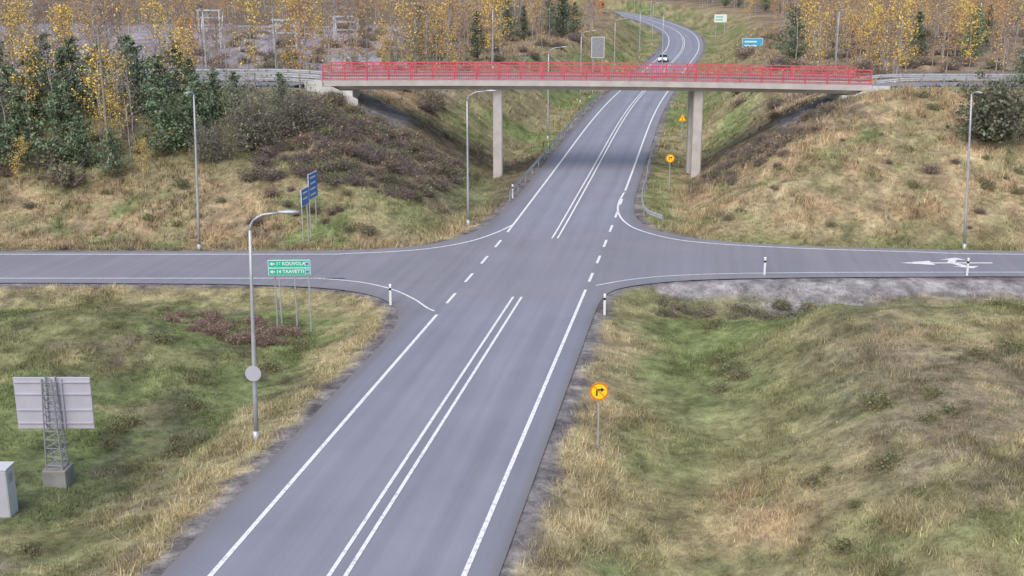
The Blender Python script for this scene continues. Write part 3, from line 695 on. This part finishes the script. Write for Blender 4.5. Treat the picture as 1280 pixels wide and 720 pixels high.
def scatter(gname,protos,n,fx,fy,cond,smin,smax,seed):
    r=random.Random(seed); e=empty(gname); c=0; tries=0
    while c<n and tries<n*40:
        tries+=1; x=r.uniform(*fx); y=r.uniform(*fy)
        if not cond(x,y): continue
        inst('clump',r.choice(protos),x,y,r.uniform(smin,smax),e,dz=-.05); c+=1
def dmain(x,y): 
    q=quad(np.array([x]),np.array([y])); return float(q[0][0]),float(q[1][0])
scatter('embankment_scrub',P_tw+P_tw+P_dark+P_bbush+P_gb,250,(-20,0),(84,101),lambda x,y:dmain(x,y)[0]>4.5 and T(x,y)>.9 and T(x,y)<7.6,.4,1.05,1)
scatter('embankment_scrub',P_tw+P_dark+P_bbush,70,(14,31),(90,101),lambda x,y:dmain(x,y)[0]>4.5 and T(x,y)>1.2 and T(x,y)<7.4 and x<19+ (y-90)*1.1,.35,.85,2)
scatter('hillside_scrub',P_bbush+P_gb+P_weed,110,(-50,-10),(77,100),lambda x,y:dmain(x,y)[0]>6,.3,.85,3)
scatter('hillside_scrub',P_dark+P_weed+P_bbush+P_weed,80,(13,55),(77,100),lambda x,y:dmain(x,y)[0]>5 and vn(x,y,6,4)>.5,.25,.8,4)
scatter('dry_shrubs',P_redb,38,(-18.5,-10.8),(52.6,58.8),lambda x,y:((x+14.6)/3.8)**2+((y-55.8)/2.8)**2<1,.3,.65,5)
scatter('ditch_scrub',P_dark+P_gb,30,(8,19),(58.8,61.6),lambda x,y:True,.3,.7,6)
scatter('low_shrubs',P_weed,60,(9,36),(30,58),lambda x,y:vn(x,y,5,8)>.6 or (x-12.5)**2+(y-50)**2<5,.3,.75,7)
scatter('low_shrubs',P_weed,40,(-30,-8),(32,60),lambda x,y:dmain(x,y)[0]>4 and vn(x,y,5,18)>.58,.3,.65,17)
scatter('roadside_scrub',P_bbush+P_gb+P_tw,300,(-50,110),(109,230),lambda x,y:dmain(x,y)[1]>9 and abs(x)<.55*y,.7,1.9,8)

fo=empty('mixed_forest'); r=random.Random(9); cnt=0; tries=0
while cnt<1400 and tries<60000:
    tries+=1; y=112+ (r.random()**1.4)*400; x=r.uniform(-.51*y-4,.51*y+4)
    if x>0 and y<122 : continue
    dd,dm=dmain(x,y)
    lim=13 if x<cx(y) else (16 if y<260 else 11)
    if dm<lim: continue
    yard=(x<-14 and 118<y<235 and x>-95)
    if yard and r.random()<.84: continue
    if x>float(cx(y)) and y<150 and r.random()<.65: continue
    q=r.random(); g=float(vn(x,y,28,6))
    if q<.23: pl=P_by
    elif q<.46: pl=P_bs
    elif q<.84: pl=P_bb
    elif q<.93: pl=P_pine if (g>.4 and x>-20) else P_bs
    else: pl=P_spr if (g>.45 and x>-10) else P_bb
    s=r.uniform(.7,1.2)*(1 if y<300 else 1.25)
    if yard: s*=.7
    inst('forest_tree',r.choice(pl),x,y,s,fo); cnt+=1

def gantry(x,y,w,h):
    zb=T(x,y); e=empty('steel_gantry',(x,y,zb)); b=MB()
    for sx_ in(-w/2,w/2):
        b.box(sx_,0,h/2-.3,.25,.25,h+.6); b.box(sx_,2.5,h/2-.3,.25,.25,h+.6); b.beam((sx_,0,h*.1),(sx_,2.5,h*.9),.12); b.beam((sx_,0,h),(sx_,2.5,h),.2)
    for z in(h,h*.82,h*.55): b.beam((-w/2-.3,0,z),(w/2+.3,0,z),.22); b.beam((-w/2-.3,2.5,z),(w/2+.3,2.5,z),.22)
    obj('frame',b,M_galv,e); b=MB(); b.box(-w*.2,1.2,h*.92,w*.35,1.6,h*.16); b.box(w*.25,1.2,h*.62,w*.3,1.4,h*.14); obj('hoppers',b,M_galvd,e)
gantry(-50,190,3.4,6.5); gantry(-37,187,3.6,4.5); gantry(-28,193,3.8,4.8)
zb=T(-31,86); p=MB(); p.tube([(0,0,-.4),(0,0,14.2-zb)],[.13,.08],8,); p.beam((-.6,0,13.6-zb),(.6,0,13.6-zb),.1); 
for dx in(-.5,.5): p.tube([(dx,0,13.6-zb),(dx,0,13.85-zb)],.04,6)
obj('utility_pole',p,M_wood,None,(-31,86,zb))

# ------------------------------------------------------------ grass
def grass(name,n,xr,yr,cond,wid,hgt,tuft,seed,dens=None):
    r=np.random.default_rng(seed)
    x=r.uniform(xr[0],xr[1],n*2); y=yr[0]+(yr[1]-yr[0])*r.random(n*2)**1.15
    d,dm,dc,left,south=quad(x,y)
    k=(d>.35+.5*r.random(len(x)))&cond(x,y,d,dm); x=x[k][:n];y=y[k][:n]; n=len(x)
    cc=colour(x,y); sat=cc.max(1)-cc.min(1)
    keep=r.random(n)<np.clip(sat*10,.05,1)*(.35+1.1*ss(.3,.6,fbm(x,y,1.6,61,2))); x=x[keep];y=y[keep];cc=cc[keep];n=len(x)
    tall=.5+1.0*ss(.35,.7,fbm(x,y,3,71))
    straw=np.clip((cc[:,0]-cc[:,1])*9,0,1)
    hh=hgt*tall*(.65+.7*straw)
    z=terr(x,y)
    X=np.repeat(x,tuft)+r.normal(size=n*tuft)*.11;Y=np.repeat(y,tuft)+r.normal(size=n*tuft)*.11;Zb=np.repeat(z,tuft)-.04
    H_=np.repeat(hh,tuft)*(.5+.8*r.random(n*tuft)); an=r.random(n*tuft)*6.28; ln=np.abs(r.normal(size=n*tuft))*.65*H_
    wa=r.random(n*tuft)*3.14; wx=np.cos(wa)*wid/2;wy=np.sin(wa)*wid/2
    V=np.stack([np.stack([X-wx,Y-wy,Zb],1),np.stack([X+wx,Y+wy,Zb],1),np.stack([X+np.cos(an)*ln,Y+np.sin(an)*ln,Zb+H_],1)],1).reshape(-1,3)
    c=np.repeat(cc,tuft,0)*(.85+.75*r.random((n*tuft,1)))*np.repeat(.8+.5*r.random((n,1)),tuft,0); c=np.clip(c,.01,.9)
    C_=np.repeat(c,3,0)
    m=fastmesh(name,V,3,C_,M_grass); obj(name,m,None)
grass('grass',48000,(-30,32),(20,64),lambda x,y,d,dm:(np.abs(x)<.52*y+3),.035,.23,7,1)
grass('meadow_grass',24000,(-60,62),(73,103),lambda x,y,d,dm:(np.abs(x)<.55*y+3),.07,.38,5,2)
grass('roadside_grass',11000,(-30,90),(108,260),lambda x,y,d,dm:(dm<26),.14,.5,4,3)

# ------------------------------------------------------------ light, world, camera
el=math.radians(50); az=math.radians(205)
w=bpy.data.worlds.new('World'); scene.world=w; w.use_nodes=True; n=w.node_tree; bg=n.nodes['Background']
sky=n.nodes.new('ShaderNodeTexSky'); sky.sky_type='NISHITA'; sky.sun_disc=False; sky.sun_elevation=el; sky.sun_rotation=az; sky.air_density=1.3; sky.dust_density=3.0; sky.ozone_density=1.0
n.links.new(sky.outputs[0],bg.inputs[0]); bg.inputs[1].default_value=.15
sl=bpy.data.lights.new('sun','SUN'); sl.energy=2.2; sl.angle=math.radians(60); sl.color=(1,.975,.96); so=bpy.data.objects.new('sun',sl); col.objects.link(so)
dv=Vector((math.sin(az)*math.cos(el),math.cos(az)*math.cos(el),math.sin(el))); so.rotation_euler=dv.to_track_quat('Z','Y').to_euler()
cam=bpy.data.cameras.new('camera'); cam.sensor_width=36; cam.lens=1400/1280*36; cam.clip_end=8000; cam.clip_start=.5
co=bpy.data.objects.new('camera',cam); col.objects.link(co); co.location=(0,0,16); co.rotation_euler=(math.radians(90-14.31),0,0); scene.camera=co
scene.view_settings.view_transform='Standard'; scene.view_settings.look='None'; scene.view_settings.exposure=0
